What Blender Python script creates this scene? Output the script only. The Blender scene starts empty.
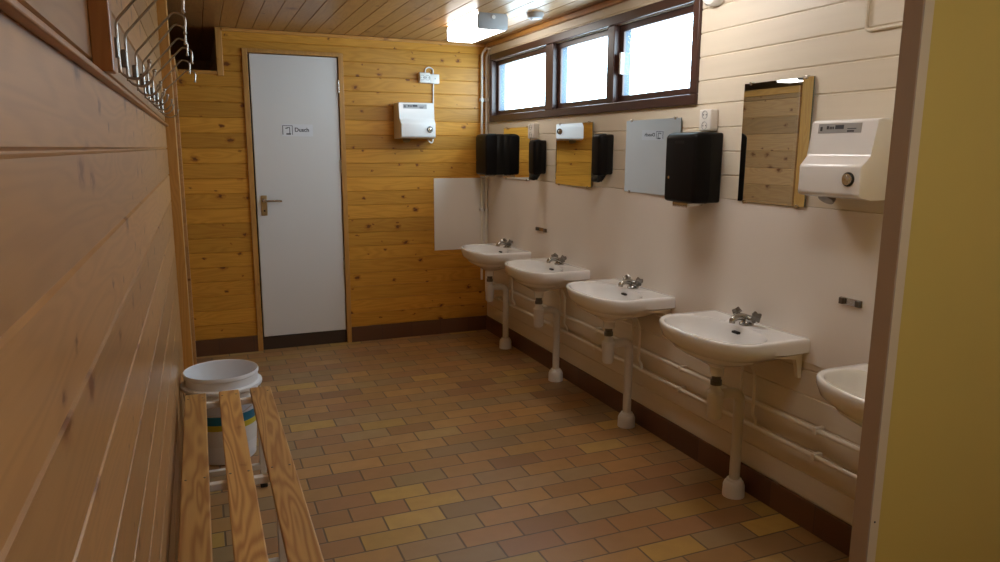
import bpy, bmesh, math, random
from mathutils import Vector, Matrix
random.seed(7)
S = bpy.context.scene
COL = S.collection
PI = math.pi
R = math.radians

# ------------------------------------------------------------------ key sizes (metres)
XR, YB, CE = 2.15, 5.47, 2.283       # right wall, back wall, ceiling
XL = -0.145                          # left wall
YF = -1.6                            # wall behind the camera
EYE = 1.48

# ================================================================== node helpers
class NT:
    def __init__(self, name):
        self.m = bpy.data.materials.new(name); self.m.use_nodes = True
        self.t = self.m.node_tree; self.t.nodes.clear()
        self.out = self.t.nodes.new('ShaderNodeOutputMaterial')
    def n(self, typ, **kw):
        nd = self.t.nodes.new(typ)
        for k, v in kw.items(): setattr(nd, k, v)
        return nd
    def link(self, a, b): self.t.links.new(a, b)
    def put(self, sock, v):
        if hasattr(v, 'is_linked') or isinstance(v, bpy.types.NodeSocket): self.link(v, sock)
        else: sock.default_value = v
    def math(self, op, a, b=0.0, c=0.0):
        nd = self.n('ShaderNodeMath', operation=op)
        self.put(nd.inputs[0], a); self.put(nd.inputs[1], b); self.put(nd.inputs[2], c)
        return nd.outputs[0]
    def mix(self, f, a, b):
        nd = self.n('ShaderNodeMix', data_type='RGBA')
        self.put(nd.inputs[0], f); self.put(nd.inputs[6], a); self.put(nd.inputs[7], b)
        return nd.outputs[2]
    def step(self, v, lo, hi):
        nd = self.n('ShaderNodeMapRange', interpolation_type='SMOOTHSTEP')
        self.put(nd.inputs[0], v); nd.inputs[1].default_value = lo; nd.inputs[2].default_value = hi
        return nd.outputs[0]
    def comb(self, x, y, z):
        nd = self.n('ShaderNodeCombineXYZ')
        self.put(nd.inputs[0], x); self.put(nd.inputs[1], y); self.put(nd.inputs[2], z)
        return nd.outputs[0]
    def obj(self):
        tc = self.n('ShaderNodeTexCoord'); sp = self.n('ShaderNodeSeparateXYZ')
        self.link(tc.outputs['Object'], sp.inputs[0])
        return sp.outputs
    def noise(self, vec, scale=1.0, detail=3.0, rough=.5, dist=0.0):
        nd = self.n('ShaderNodeTexNoise')
        self.link(vec, nd.inputs['Vector'])
        nd.inputs['Scale'].default_value = scale; nd.inputs['Detail'].default_value = detail
        nd.inputs['Roughness'].default_value = rough; nd.inputs['Distortion'].default_value = dist
        return nd.outputs[0]
    def ramp(self, f, stops):
        nd = self.n('ShaderNodeValToRGB'); cr = nd.color_ramp
        while len(cr.elements) < len(stops): cr.elements.new(.5)
        for e, (p, c) in zip(cr.elements, stops): e.position = p; e.color = (*c, 1)
        self.put(nd.inputs[0], f); return nd.outputs[0]
    def bsdf(self, color, rough=.5, metal=0.0, bump=None, bstr=.2, bdist=.002, coat=0.0, coat_rough=.1, spec=.5, **kw):
        b = self.n('ShaderNodeBsdfPrincipled')
        self.put(b.inputs['Base Color'], color if not isinstance(color, tuple) else (*color, 1))
        self.put(b.inputs['Roughness'], rough); b.inputs['Metallic'].default_value = metal
        b.inputs['Coat Weight'].default_value = coat; b.inputs['Coat Roughness'].default_value = coat_rough
        b.inputs['Specular IOR Level'].default_value = spec
        for k, v in kw.items(): self.put(b.inputs[k], v)
        if bump is not None:
            bp = self.n('ShaderNodeBump'); bp.inputs['Strength'].default_value = bstr; bp.inputs['Distance'].default_value = bdist
            self.link(bump, bp.inputs['Height']); self.link(bp.outputs[0], b.inputs['Normal'])
        self.link(b.outputs[0], self.out.inputs[0])
        return self.m

def plain(name, color, rough=.5, metal=0.0, var=.06, nscale=9.0, **kw):
    """a surface of one colour with faint uneven tone"""
    t = NT(name); o = t.obj()
    nz = t.noise(t.comb(o[0], o[1], o[2]), nscale, 3)
    c = t.mix(nz, tuple(x * (1 - var) for x in color) + (1,), tuple(min(1, x * (1 + var)) for x in color) + (1,))
    return t.bsdf(c, rough, metal, **kw)

def pine(name, u, v, pitch=None, off=0.0, light=(.58, .285, .07), dark=(.40, .165, .035), rough=.33, knots=1.0, kscale=6.5, w=None, spec=.5, kon=.62, ringk=.34, ksize=1.0):
    """varnished pine: u = axis along the grain, v = axis across the boards"""
    t = NT(name); o = t.obj()
    U, V = o[u], o[v]
    Wd = o[3 - u - v] if w is None else w
    if pitch:
        bid = t.math('FLOOR', t.math('DIVIDE', t.math('SUBTRACT', V, off), pitch))
    else:
        oi = t.n('ShaderNodeObjectInfo'); bid = t.math('MULTIPLY', oi.outputs['Random'], 91.0)
    wn = t.n('ShaderNodeTexWhiteNoise', noise_dimensions='1D'); t.link(bid, wn.inputs['W'])
    rnd = wn.outputs['Value']
    us = t.math('MULTIPLY_ADD', rnd, 37.0, U)
    # cathedral rings: a slow field stretched along the grain, cut into lines
    field = t.noise(t.comb(t.math('MULTIPLY', us, 1.1), t.math('MULTIPLY', V, 9.0), t.math('MULTIPLY', Wd, 9.0)), 1.0, 2, .45, .3)
    ring = t.math('ABSOLUTE', t.math('SINE', t.math('MULTIPLY', field, 42.0)))
    ring = t.math('POWER', ring, 2.5)
    fine = t.noise(t.comb(t.math('MULTIPLY', us, 4.0), t.math('MULTIPLY', V, 160.0), t.math('MULTIPLY', Wd, 160.0)), 1.0, 2, .6)
    f = t.math('ADD', t.math('MULTIPLY', ring, ringk), t.math('MULTIPLY', fine, .36))
    c = t.mix(f, (*light, 1), (*dark, 1))
    tint = t.math('MULTIPLY_ADD', rnd, .36, .80)
    sc = t.n('ShaderNodeVectorMath', operation='SCALE'); t.link(c, sc.inputs[0]); t.link(tint, sc.inputs['Scale'])
    c = sc.outputs[0]
    # knots
    vo = t.n('ShaderNodeTexVoronoi', voronoi_dimensions='2D'); vo.inputs['Scale'].default_value = kscale
    wob1 = t.math('SUBTRACT', t.noise(t.comb(t.math('MULTIPLY', us, 38.0), t.math('MULTIPLY', V, 55.0), 0.0), 1.0, 2), .5)
    wob2 = t.math('SUBTRACT', t.noise(t.comb(t.math('MULTIPLY', us, 33.0), t.math('MULTIPLY', V, 60.0), 7.3), 1.0, 2), .5)
    ku = t.math('MULTIPLY_ADD', wob1, .045, t.math('MULTIPLY', us, .78)); kv = t.math('MULTIPLY_ADD', wob2, .022, V)
    t.link(t.comb(ku, kv, 0.0), vo.inputs['Vector'])
    sep = t.n('ShaderNodeSeparateColor'); t.link(vo.outputs['Color'], sep.inputs[0])
    on = t.math('GREATER_THAN', sep.outputs[0], kon)
    size = t.math('MULTIPLY_ADD', t.math('POWER', sep.outputs[1], 2.2), .115 * ksize, .040 * ksize)
    d = t.math('DIVIDE', vo.outputs['Distance'], size)
    halo = t.math('MULTIPLY', t.math('SUBTRACT', 1.0, t.step(d, .8, 2.2)), on)
    core = t.math('MULTIPLY', t.math('SUBTRACT', 1.0, t.step(d, .55, 1.1)), on)
    c = t.mix(t.math('MULTIPLY', halo, .55 * knots), c, (dark[0] * .75, dark[1] * .6, dark[2] * .55, 1))
    c = t.mix(t.math('MULTIPLY', core, .85 * knots), c, (.15, .048, .011, 1))
    return t.bsdf(c, rough, 0, bump=t.math('ADD', fine, t.math('MULTIPLY', core, -.4)), bstr=.10, bdist=.0008, spec=spec)

# ================================================================== mesh helpers
def nb(): return bmesh.new()
def box(bm, x0, x1, y0, y1, z0, z1, bev=0.0, seg=2, m=None):
    vs = [bm.verts.new((x, y, z)) for x in (x0, x1) for y in (y0, y1) for z in (z0, z1)]
    idx = [(0, 1, 3, 2), (4, 6, 7, 5), (0, 4, 5, 1), (2, 3, 7, 6), (0, 2, 6, 4), (1, 5, 7, 3)]
    fs = [bm.faces.new([vs[i] for i in q]) for q in idx]
    if m is not None:
        for v in vs: v.co = m @ v.co
    if bev > 0:
        es = list({e for f in fs for e in f.edges})
        bmesh.ops.bevel(bm, geom=es, offset=bev, segments=seg, profile=.5, affect='EDGES', clamp_overlap=True)
    return fs
def prism(bm, prof, a0, a1, f, bev=0.0, seg=2):
    """closed profile [(p,q)] extruded from a0 to a1; f(a,p,q) -> point"""
    A = [bm.verts.new(f(a0, p, q)) for p, q in prof]; B = [bm.verts.new(f(a1, p, q)) for p, q in prof]
    n = len(prof); fs = [bm.faces.new(A[::-1]), bm.faces.new(B)]
    for i in range(n):
        j = (i + 1) % n; fs.append(bm.faces.new((A[i], A[j], B[j], B[i])))
    if bev > 0:
        es = list({e for q in fs for e in q.edges})
        bmesh.ops.bevel(bm, geom=es, offset=bev, segments=seg, profile=.5, affect='EDGES', clamp_overlap=True)
    return fs
def tube(bm, pts, r, sides=10, cap=True):
    pts = [Vector(p) for p in pts]; n = len(pts); rings = []
    rad = r if isinstance(r, (list, tuple)) else [r] * n
    t0 = (pts[1] - pts[0]).normalized()
    ref = Vector((0, 0, 1)) if abs(t0.z) < .9 else Vector((1, 0, 0))
    nx = t0.cross(ref).normalized()
    for i, p in enumerate(pts):
        t = ((pts[min(i + 1, n - 1)] - p).normalized() + (p - pts[max(i - 1, 0)]).normalized())
        t = t.normalized() if t.length > 1e-6 else t0
        nx = (nx - t * nx.dot(t)).normalized(); ny = t.cross(nx)
        rings.append([bm.verts.new(p + (nx * math.cos(2 * PI * k / sides) + ny * math.sin(2 * PI * k / sides)) * rad[i]) for k in range(sides)])
    for a, b in zip(rings, rings[1:]):
        for k in range(sides): bm.faces.new((a[k], a[(k + 1) % sides], b[(k + 1) % sides], b[k]))
    if cap: bm.faces.new(rings[0][::-1]); bm.faces.new(rings[-1])
def smooth_path(pts, k=5):
    pts = [Vector(p) for p in pts]; out = []
    P = [pts[0] * 2 - pts[1]] + pts + [pts[-1] * 2 - pts[-2]]
    for i in range(1, len(P) - 2):
        for j in range(k):
            t = j / k; a, b, c, d = P[i - 1:i + 3]
            out.append(.5 * ((2 * b) + (c - a) * t + (2 * a - 5 * b + 4 * c - d) * t * t + (3 * b - a - 3 * c + d) * t ** 3))
    return out + [pts[-1]]
def bend(pts, rad=.03, k=5):
    """polyline with rounded corners"""
    pts = [Vector(p) for p in pts]; out = [pts[0]]
    for a, b, c in zip(pts, pts[1:], pts[2:]):
        d1, d2 = (a - b), (c - b); r = min(rad, d1.length * .49, d2.length * .49)
        p, q = b + d1.normalized() * r, b + d2.normalized() * r
        for j in range(k + 1):
            t = j / k; out.append(p * (1 - t) ** 2 + b * 2 * t * (1 - t) + q * t * t)
    return out + [pts[-1]]
def lathe(bm, prof, c=(0, 0, 0), sides=24, axis='Z', close=True):
    """prof [(r,h)] turned about an axis through c"""
    def P(r, h, k):
        a = 2 * PI * k / sides; x, y = r * math.cos(a), r * math.sin(a)
        v = {'Z': (x, y, h), 'Y': (x, h, y), 'X': (h, x, y)}[axis]
        return Vector(c) + Vector(v)
    rings = [[bm.verts.new(P(r, h, k)) for k in range(sides)] for r, h in prof]
    for a, b in zip(rings, rings[1:]):
        for k in range(sides): bm.faces.new((a[k], a[(k + 1) % sides], b[(k + 1) % sides], b[k]))
    if close: bm.faces.new(rings[0][::-1]); bm.faces.new(rings[-1])
def sphere(bm, c, r, sub=2, sc=(1, 1, 1)):
    g = bmesh.ops.create_icosphere(bm, subdivisions=sub, radius=1)
    for v in g['verts']: v.co = Vector(c) + Vector([v.co[i] * r * sc[i] for i in range(3)])

def link(name, bm, mat, parent=None, smooth=None, sub=0):
    bmesh.ops.recalc_face_normals(bm, faces=bm.faces)
    me = bpy.data.meshes.new(name); bm.to_mesh(me); bm.free()
    for mm in (mat if isinstance(mat, (list, tuple)) else [mat]): me.materials.append(mm)
    ob = bpy.data.objects.new(name, me); COL.objects.link(ob)
    if smooth is not None:
        if smooth >= 180: me.shade_smooth()
        else:
            me.shade_smooth(); me.set_sharp_from_angle(angle=R(smooth))
    if sub:
        md = ob.modifiers.new('sub', 'SUBSURF'); md.levels = sub; md.render_levels = sub
    if parent: ob.parent = parent
    return ob
def tag(o, label, cat, group=None):
    o['label'] = label; o['category'] = cat
    if group: o['group'] = group
    return o
def thing(name, label, cat, loc=(0, 0, 0), rz=0.0, group=None):
    o = bpy.data.objects.new(name, None); COL.objects.link(o); o.empty_display_size = .05
    o.location = loc; o.rotation_euler = (0, 0, rz)
    return tag(o, label, cat, group)
def struct(name, bm, mat, parent=None, smooth=None):
    o = link(name, bm, mat, parent, smooth)
    if parent is None: o['kind'] = 'structure'
    return o
def dup(root, loc, rz=None, label=None):
    r = root.copy(); COL.objects.link(r); r.location = loc
    if rz is not None: r.rotation_euler = (0, 0, rz)
    if label: r['label'] = label
    for ch in list(root.children):
        c = ch.copy(); COL.objects.link(c); c.parent = r
        for g in list(ch.children):
            d = g.copy(); COL.objects.link(d); d.parent = c
    return r
def text_obj(name, body, size, mat, parent, loc, rot, thick=.0004):
    cu = bpy.data.curves.new(name, 'FONT'); cu.body = body; cu.size = size; cu.extrude = thick; cu.offset = .0009
    tmp = bpy.data.objects.new(name, cu); COL.objects.link(tmp)
    dg = bpy.context.evaluated_depsgraph_get()
    me = bpy.data.meshes.new_from_object(tmp.evaluated_get(dg))
    bpy.data.objects.remove(tmp); bpy.data.curves.remove(cu)
    o = bpy.data.objects.new(name, me); COL.objects.link(o); me.materials.clear(); me.materials.append(mat)
    o.parent = parent; o.location = loc; o.rotation_euler = rot
    return o

# ================================================================== materials
M = {}
M['pine_back'] = pine('pine boards back', 0, 2, .1045, 1.685 - .1045 * 20, light=(.62, .30, .042), dark=(.41, .165, .016), kon=.20, kscale=7.8, knots=1.25, spec=.3, rough=.42, ksize=.8)
M['pine_left'] = pine('pine boards left', 1, 2, .14, .495 - .14 * 10, rough=.30, light=(.455, .25, .10), dark=(.30, .148, .057), kscale=7.5, kon=.46, knots=1.2)
M['pine_ceil'] = pine('pine boards ceiling', 1, 0, .105, 1.347 - .105 * 40, light=(.44, .235, .08), dark=(.28, .125, .038), rough=.36, kscale=5)
M['pine_x'] = pine('pine trim along x', 0, 2, None, knots=.5)
M['pine_y'] = pine('pine trim along y', 1, 0, None, knots=.5)
M['pine_z'] = pine('pine trim upright', 2, 0, None, knots=.4, light=(.60, .31, .08))
M['pine_stud'] = pine('pine stud upright', 2, 0, None, knots=.4, light=(.40, .17, .045), dark=(.28, .10, .025))
M['slat'] = pine('bench slat pine', 1, 0, None, knots=.35, light=(.58, .335, .11), dark=(.30, .12, .03), rough=.45, ringk=.62)

def cream_boards():
    t = NT('cream painted boards'); o = t.obj()
    nz = t.noise(t.comb(o[0], t.math('MULTIPLY', o[1], 2.0), t.math('MULTIPLY', o[2], 30.0)), 1.0, 4)
    c = t.mix(nz, (.665, .59, .47, 1), (.74, .665, .54, 1))
    return t.bsdf(c, .42, bump=nz, bstr=.06, bdist=.001)
M['cream'] = cream_boards()
M['panel'] = plain('cream laminate panel', (.79, .735, .67), .38, var=.03, nscale=3)
def floor_tiles():
    t = NT('clay floor tiles'); o = t.obj()
    px, py = .24, .117
    ry = t.math('DIVIDE', t.math('SUBTRACT', o[1], 2.942 - 60 * py), py)
    row = t.math('FLOOR', ry); fy = t.math('FRACT', ry)
    half = t.math('MULTIPLY', t.math('MODULO', row, 2.0), .5)
    rx = t.math('ADD', t.math('DIVIDE', t.math('SUBTRACT', o[0], .607 - 20 * px), px), t.math('SUBTRACT', half, .5))
    colm = t.math('FLOOR', rx); fx = t.math('FRACT', rx)
    wn = t.n('ShaderNodeTexWhiteNoise', noise_dimensions='2D'); t.link(t.comb(colm, row, 0.0), wn.inputs['Vector'])
    sep = t.n('ShaderNodeSeparateColor'); t.link(wn.outputs['Color'], sep.inputs[0])
    base = t.ramp(sep.outputs[0], [(0, (.28, .13, .055)), (.22, (.36, .18, .058)), (.45, (.43, .235, .068)), (.62, (.32, .19, .085)), (.78, (.29, .195, .095)), (.90, (.50, .31, .06)), (1, (.34, .17, .07))])
    tone = t.math('MULTIPLY_ADD', sep.outputs[1], .40, .88)
    sc = t.n('ShaderNodeVectorMath', operation='SCALE'); t.link(base, sc.inputs[0]); t.link(tone, sc.inputs['Scale'])
    nz = t.noise(t.comb(o[0], o[1], o[2]), 14.0, 4, .6)
    c = t.mix(t.math('MULTIPLY', nz, .55), sc.outputs[0], (.26, .165, .085, 1))
    dx = t.math('MULTIPLY', t.math('MINIMUM', fx, t.math('SUBTRACT', 1.0, fx)), px)
    dy = t.math('MULTIPLY', t.math('MINIMUM', fy, t.math('SUBTRACT', 1.0, fy)), py)
    e = t.step(t.math('MINIMUM', dx, dy), .0022, .0050)
    c = t.mix(e, (.14, .09, .05, 1), c)
    h = t.math('ADD', e, t.math('MULTIPLY', nz, .12))
    return t.bsdf(c, t.math('MULTIPLY_ADD', nz, .25, .30), bump=h, bstr=.5, bdist=.0025)
M['tiles'] = floor_tiles()
def skirting():
    t = NT('brown skirting tiles'); o = t.obj()
    s = t.math('ADD', o[0], o[1])
    f = t.math('FRACT', t.math('DIVIDE', s, .24)); d = t.math('MINIMUM', f, t.math('SUBTRACT', 1.0, f))
    e = t.step(d, .006, .014)
    wn = t.n('ShaderNodeTexWhiteNoise', noise_dimensions='1D'); t.link(t.math('FLOOR', t.math('DIVIDE', s, .24)), wn.inputs['W'])
    c = t.mix(wn.outputs['Value'], (.10, .042, .020, 1), (.15, .066, .030, 1))
    c = t.mix(e, (.08, .04, .025, 1), c)
    return t.bsdf(c, .36, bump=e, bstr=.3, bdist=.001)
M['skirt'] = skirting()
M['china'] = plain('white vitreous china', (.86, .87, .88), .10, var=.015, coat=.4, coat_rough=.05)
M['white_plastic'] = plain('white plastic', (.74, .72, .68), .35, var=.03)
M['white_enamel'] = plain('white enamelled steel', (.80, .79, .78), .22, var=.015, coat=.3)
M['white_pipe'] = plain('off white painted pipe', (.80, .75, .64), .35, var=.04)
M['grey_pipe'] = plain('pale plastic waste pipe', (.66, .62, .55), .35, var=.05)
M['chrome'] = plain('worn chrome', (.62, .60, .57), .18, 1.0, var=.12, nscale=60)
M['dark_chrome'] = plain('dulled chrome', (.20, .185, .165), .30, 1.0, var=.2, nscale=80)
M['tap_metal'] = plain('tarnished tap chrome', (.40, .39, .37), .24, 1.0, var=.25, nscale=70)
M['brass'] = plain('brushed brass', (.60, .47, .27), .32, 1.0, var=.1)
M['black_gloss'] = plain('black glossy plastic', (.008, .007, .007), .36, var=.1, spec=.10)
M['dark_grey'] = plain('dark smoked plastic', (.013, .012, .011), .3, var=.1, spec=.15)
M['black'] = plain('black rubber', (.012, .012, .012), .6)
M['gap_shade'] = plain('door gap shade', (.015, .011, .009), .9)
M['mirror'] = plain('mirror silver', (.86, .87, .86), .012, 1.0, var=.005)
M['mirror_edge'] = plain('cut glass edge', (.10, .12, .10), .2, var=.1)
M['door_white'] = plain('white door paint', (.70, .69, .68), .34, var=.02, nscale=2)
def window_brown():
    t = NT('dark brown window wood'); o = t.obj()
    nz = t.noise(t.comb(t.math('MULTIPLY', o[0], 40.0), t.math('MULTIPLY', o[1], 3.0), t.math('MULTIPLY', o[2], 40.0)), 1.0, 3)
    return t.bsdf(t.mix(nz, (.038, .014, .010, 1), (.068, .027, .018, 1)), .36, bump=nz, bstr=.08, bdist=.001)
M['win'] = window_brown()
M['reveal'] = plain('steel blue outer window cladding', (.006, .036, .075), .6)
M['jamb'] = plain('brown gloss jamb edge', (.46, .355, .25), .25, var=.04)
M['jamb_cream'] = plain('cream edge strip', (.76, .65, .44), .4, var=.03)
M['yellow'] = plain('ochre yellow panel', (.70, .535, .13), .48, var=.03, nscale=3)
M['dull'] = plain('plain back room wall', (.42, .33, .22), .6)
M['lamp_grey'] = plain('grey lamp housing', (.42, .42, .43), .35)
M['steel_white'] = plain('white lacquered steel tube', (.74, .72, .68), .32, var=.05)
M['bucket'] = plain('white bucket plastic', (.74, .75, .78), .34, var=.03)
M['ink'] = plain('dark print', (.05, .05, .06), .6)
M['sticker'] = plain('white sticker', (.74, .74, .77), .35)
M['sticker_grey'] = plain('silver grey sticker', (.36, .36, .36), .35)
M['wood_threshold'] = plain('dark stained threshold', (.045, .026, .016), .5)
M['steel'] = plain('bright zinc wire', (.46, .42, .37), .30, 1.0, var=.12, nscale=50)

def emit(name, color, power):
    t = NT(name); e = t.n('ShaderNodeEmission'); e.inputs[0].default_value = (*color, 1); e.inputs[1].default_value = power
    t.link(e.outputs[0], t.out.inputs[0]); return t.m
M['diffuser'] = emit('lit lamp diffuser', (1.0, .965, .92), 8.0)
M['fill_near'] = emit('added fill diffuser near', (1.0, .965, .93), 13.0)
M['fill_hall'] = emit('added fill diffuser by the partition', (1.0, .965, .92), 15.0)
M['fill_mid'] = emit('added fill diffuser middle', (1.0, .965, .92), 8.5)
M['diffuser_dim'] = emit('dim lamp diffuser', (1.0, .965, .92), 4.0)
def pane_mat():
    """hammered clear glass: daylight passes, the surface shimmers"""
    t = NT('hammered window glass'); o = t.obj()
    vo = t.n('ShaderNodeTexVoronoi'); vo.inputs['Scale'].default_value = 70
    t.link(t.comb(o[0], o[1], o[2]), vo.inputs['Vector'])
    nz = t.noise(t.comb(o[0], o[1], o[2]), 40.0, 2)
    k = t.math('MULTIPLY', vo.outputs['Distance'], nz)
    tr = t.n('ShaderNodeBsdfTransparent'); t.link(t.mix(k, (.97, 1.0, 1.0, 1), (.80, .92, .97, 1)), tr.inputs[0])
    tl = t.n('ShaderNodeBsdfTranslucent'); tl.inputs[0].default_value = (.85, .95, 1, 1)
    gl = t.n('ShaderNodeBsdfGlossy'); gl.inputs[0].default_value = (.9, .95, 1, 1); gl.inputs['Roughness'].default_value = .12
    bp = t.n('ShaderNodeBump'); bp.inputs['Strength'].default_value = .5; bp.inputs['Distance'].default_value = .002
    t.link(vo.outputs['Distance'], bp.inputs['Height']); t.link(bp.outputs[0], gl.inputs['Normal'])
    m1 = t.n('ShaderNodeMixShader'); m1.inputs[0].default_value = .02; t.link(tr.outputs[0], m1.inputs[1]); t.link(tl.outputs[0], m1.inputs[2])
    m2 = t.n('ShaderNodeMixShader'); m2.inputs[0].default_value = .06; t.link(m1.outputs[0], m2.inputs[1]); t.link(gl.outputs[0], m2.inputs[2])
    t.link(m2.outputs[0], t.out.inputs[0]); return t.m
M['pane'] = pane_mat()

# ================================================================== room shell
def boards(bm, v0, v1, u0, u1, f, pitch, off, g=.009, d=.005):
    """a field of grooved boards: v across, u along, f(u, v, depth)"""
    prof = [(v0, 0.0)]
    k = math.ceil((v0 - off) / pitch - 1e-6)
    while off + k * pitch < v1 - 1e-4:
        v = off + k * pitch
        for dv, dd in ((-g / 2, 0), (-g * .12, d), (g * .12, d), (g / 2, 0)):
            if v0 < v + dv < v1: prof.append((v + dv, dd))
        k += 1
    prof.append((v1, 0.0))
    A = [bm.verts.new(f(u0, v, dd)) for v, dd in prof]; B = [bm.verts.new(f(u1, v, dd)) for v, dd in prof]
    for i in range(len(prof) - 1): bm.faces.new((A[i], B[i], B[i + 1], A[i + 1]))

# floor
bm = nb(); box(bm, -1.9, XR + .02, YF, 7.6, -.06, 0)
struct('floor', bm, M['tiles'])
# ceiling: tongue-and-groove boards running towards the back wall
bm = nb(); boards(bm, -1.9, XR + .02, YF, 7.6, lambda u, v, d: (v, u, CE + d), .105, 1.347 - .105 * 40, .008, .005)
box(bm, -1.9, XR + .02, YF, 7.6, CE + .02, CE + .05)
struct('ceiling', bm, M['pine_ceil'])
# right wall (window hole Y 2.87-5.34, z 1.74-2.14)
WY0, WY1, WZ0, WZ1 = 2.865, 5.345, 1.735, 2.145
bm = nb(); fr = lambda u, v, d: (XR + d, u, v)
PB, OB = .1045, 1.685 - .1045 * 20
boards(bm, 0, WZ0, YF, YB + .02, fr, PB, OB)
boards(bm, WZ1, CE + .01, YF, YB + .02, fr, PB, OB)
boards(bm, WZ0, WZ1, YF, WY0, fr, PB, OB)
boards(bm, WZ0, WZ1, WY1, YB + .02, fr, PB, OB)
for (y0, y1, z0, z1) in ((YF, YB + .3, -.05, WZ0), (YF, YB + .3, WZ1, CE + .05), (YF, WY0, WZ0, WZ1), (WY1, YB + .3, WZ0, WZ1)):
    box(bm, XR + .012, XR + .16, y0, y1, z0, z1)
struct('wall_right', bm, M['cream'])
# back wall: door hole x .335-1.018 z<2.15, open notch x<.165 z>1.99
DX0, DX1, DZ = .362, .991, 2.135
NX, NZ = .165, 1.985
bm = nb(); fb = lambda u, v, d: (u, YB + d, v)
boards(bm, 0, NZ, XL - .05, DX0, fb, PB, OB)
boards(bm, NZ, DZ, NX, DX0, fb, PB, OB)
boards(bm, DZ, CE + .01, NX, DX1, fb, PB, OB)
boards(bm, 0, CE + .01, DX1, XR + .012, fb, PB, OB)
for (x0, x1, z0, z1) in ((XL - .05, DX0, 0, NZ), (NX, DX0, NZ, DZ), (NX, DX1, DZ, CE + .02), (DX1, XR + .012, 0, CE + .02)):
    box(bm, x0, x1, YB + .012, YB + .10, z0, z1)
struct('wall_back', bm, M['pine_back'])
# left wall: boards as far as the post, then lower boards that stop short of the ceiling
PL, OL = .14, .495 - .14 * 10
bm = nb(); fl = lambda u, v, d: (XL - d, u, v)
boards(bm, 0, CE + .01, YF, 4.40, fl, PL, OL, .010, .005)
box(bm, XL - .10, XL - .014, YF, 4.40, 0, CE + .01)
struct('wall_left', bm, M['pine_left'])
bm = nb(); boards(bm, 0, 1.93, 4.53, YB, lambda u, v, d: (XL + .04 - d, u, v), PL, OL, .012, .005)
box(bm, XL - .06, XL + .026, 4.53, YB, 0, 1.93)
struct('wall_left_low', bm, M['pine_left'])
# post at the end of the left wall, with its edge strip, and the rail on the low boards
bm = nb(); box(bm, XL - .06, XL + .048, 4.345, 4.53, 0, CE, .003)
struct('trim_1', bm, M['pine_z'])
bm = nb(); box(bm, XL + .02, XL + .066, 4.53, 4.56, 0, 1.93, .003)
struct('trim_2', bm, M['pine_left'])
bm = nb(); box(bm, XL - .07, XL + .065, 4.535, YB, 1.93, 1.985, .004)
struct('trim_3', bm, M['pine_y'])
# notch lining on the back wall
bm = nb(); box(bm, NX, NX + .042, YB - .014, YB + .10, NZ - .02, CE, .003)
struct('trim_4', bm, M['pine_z'])
bm = nb(); box(bm, XL + .066, NX, YB - .010, YB + .11, NZ - .012, NZ + .012, .003)
struct('trim_5', bm, M['pine_x'])
# room beyond the notch
bm = nb(); boards(bm, 0, CE + .01, YB + .10, 7.6, lambda u, v, d: (NX + .01 + d, u, v), PL, OL)
box(bm, NX + .03, NX + .09, YB + .10, 7.6, 0, CE + .01)
struct('wall_side', bm, M['pine_left'])
bm = nb(); box(bm, -1.9, XR + .02, 7.6, 7.7, -.05, CE + .06); struct('wall_far', bm, M['pine_left'])
bm = nb(); box(bm, -2.0, -1.9, YF, 7.7, -.05, CE + .06); struct('wall_outer', bm, M['pine_left'])
bm = nb(); box(bm, -1.95, XL - .10, 3.4, 3.5, -.05, CE + .06); struct('wall_inner', bm, M['pine_left'])
bm = nb(); box(bm, -.3, XR + .1, YF - .1, YF, -.05, CE + .06); struct('wall_front', bm, M['dull'])
# ceiling edge strips
bm = nb(); box(bm, XR - .028, XR, 1.05, YB, CE - .032, CE, .006); struct('trim_6', bm, M['pine_y'])
bm = nb(); box(bm, NX + .04, XR - .028, YB - .022, YB, CE - .022, CE, .005); struct('trim_7', bm, M['pine_x'])
# skirting tiles
bm = nb(); box(bm, XR - .012, XR, YF, YB, 0, .118, .002); struct('baseboard_right', bm, M['skirt'])
bm = nb(); box(bm, XL + .04, DX0 - .03, YB - .012, YB, 0, .118, .002); struct('baseboard_back_left', bm, M['skirt'])
bm = nb(); box(bm, DX1 + .03, XR - .012, YB - .012, YB, 0, .118, .002); struct('baseboard_back_right', bm, M['skirt'])
bm = nb(); box(bm, XL, XL + .012, YF, 4.345, 0, .10, .002); struct('baseboard_left', bm, M['skirt'])

# rack trim on the left wall: rail, stud, small strip
bm = nb(); box(bm, XL, XL + .015, .2, 4.345, 1.592, 1.601, .002)
struct('trim_8', bm, M['pine_stud'])
bm = nb(); box(bm, XL, XL + .030, 1.36, 1.405, 1.601, 2.10, .002)
struct('trim_9', bm, M['pine_stud'])
bm = nb()
prism(bm, [(0, 1.80), (.0, 1.74), (.045, 1.80), (.10, 1.86), (.10, 1.90), (.07, 1.90)], 1.33, 1.36, lambda a, p, q: (XL + p, a, q))
struct('trim_10', bm, M['pine_stud'])

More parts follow.
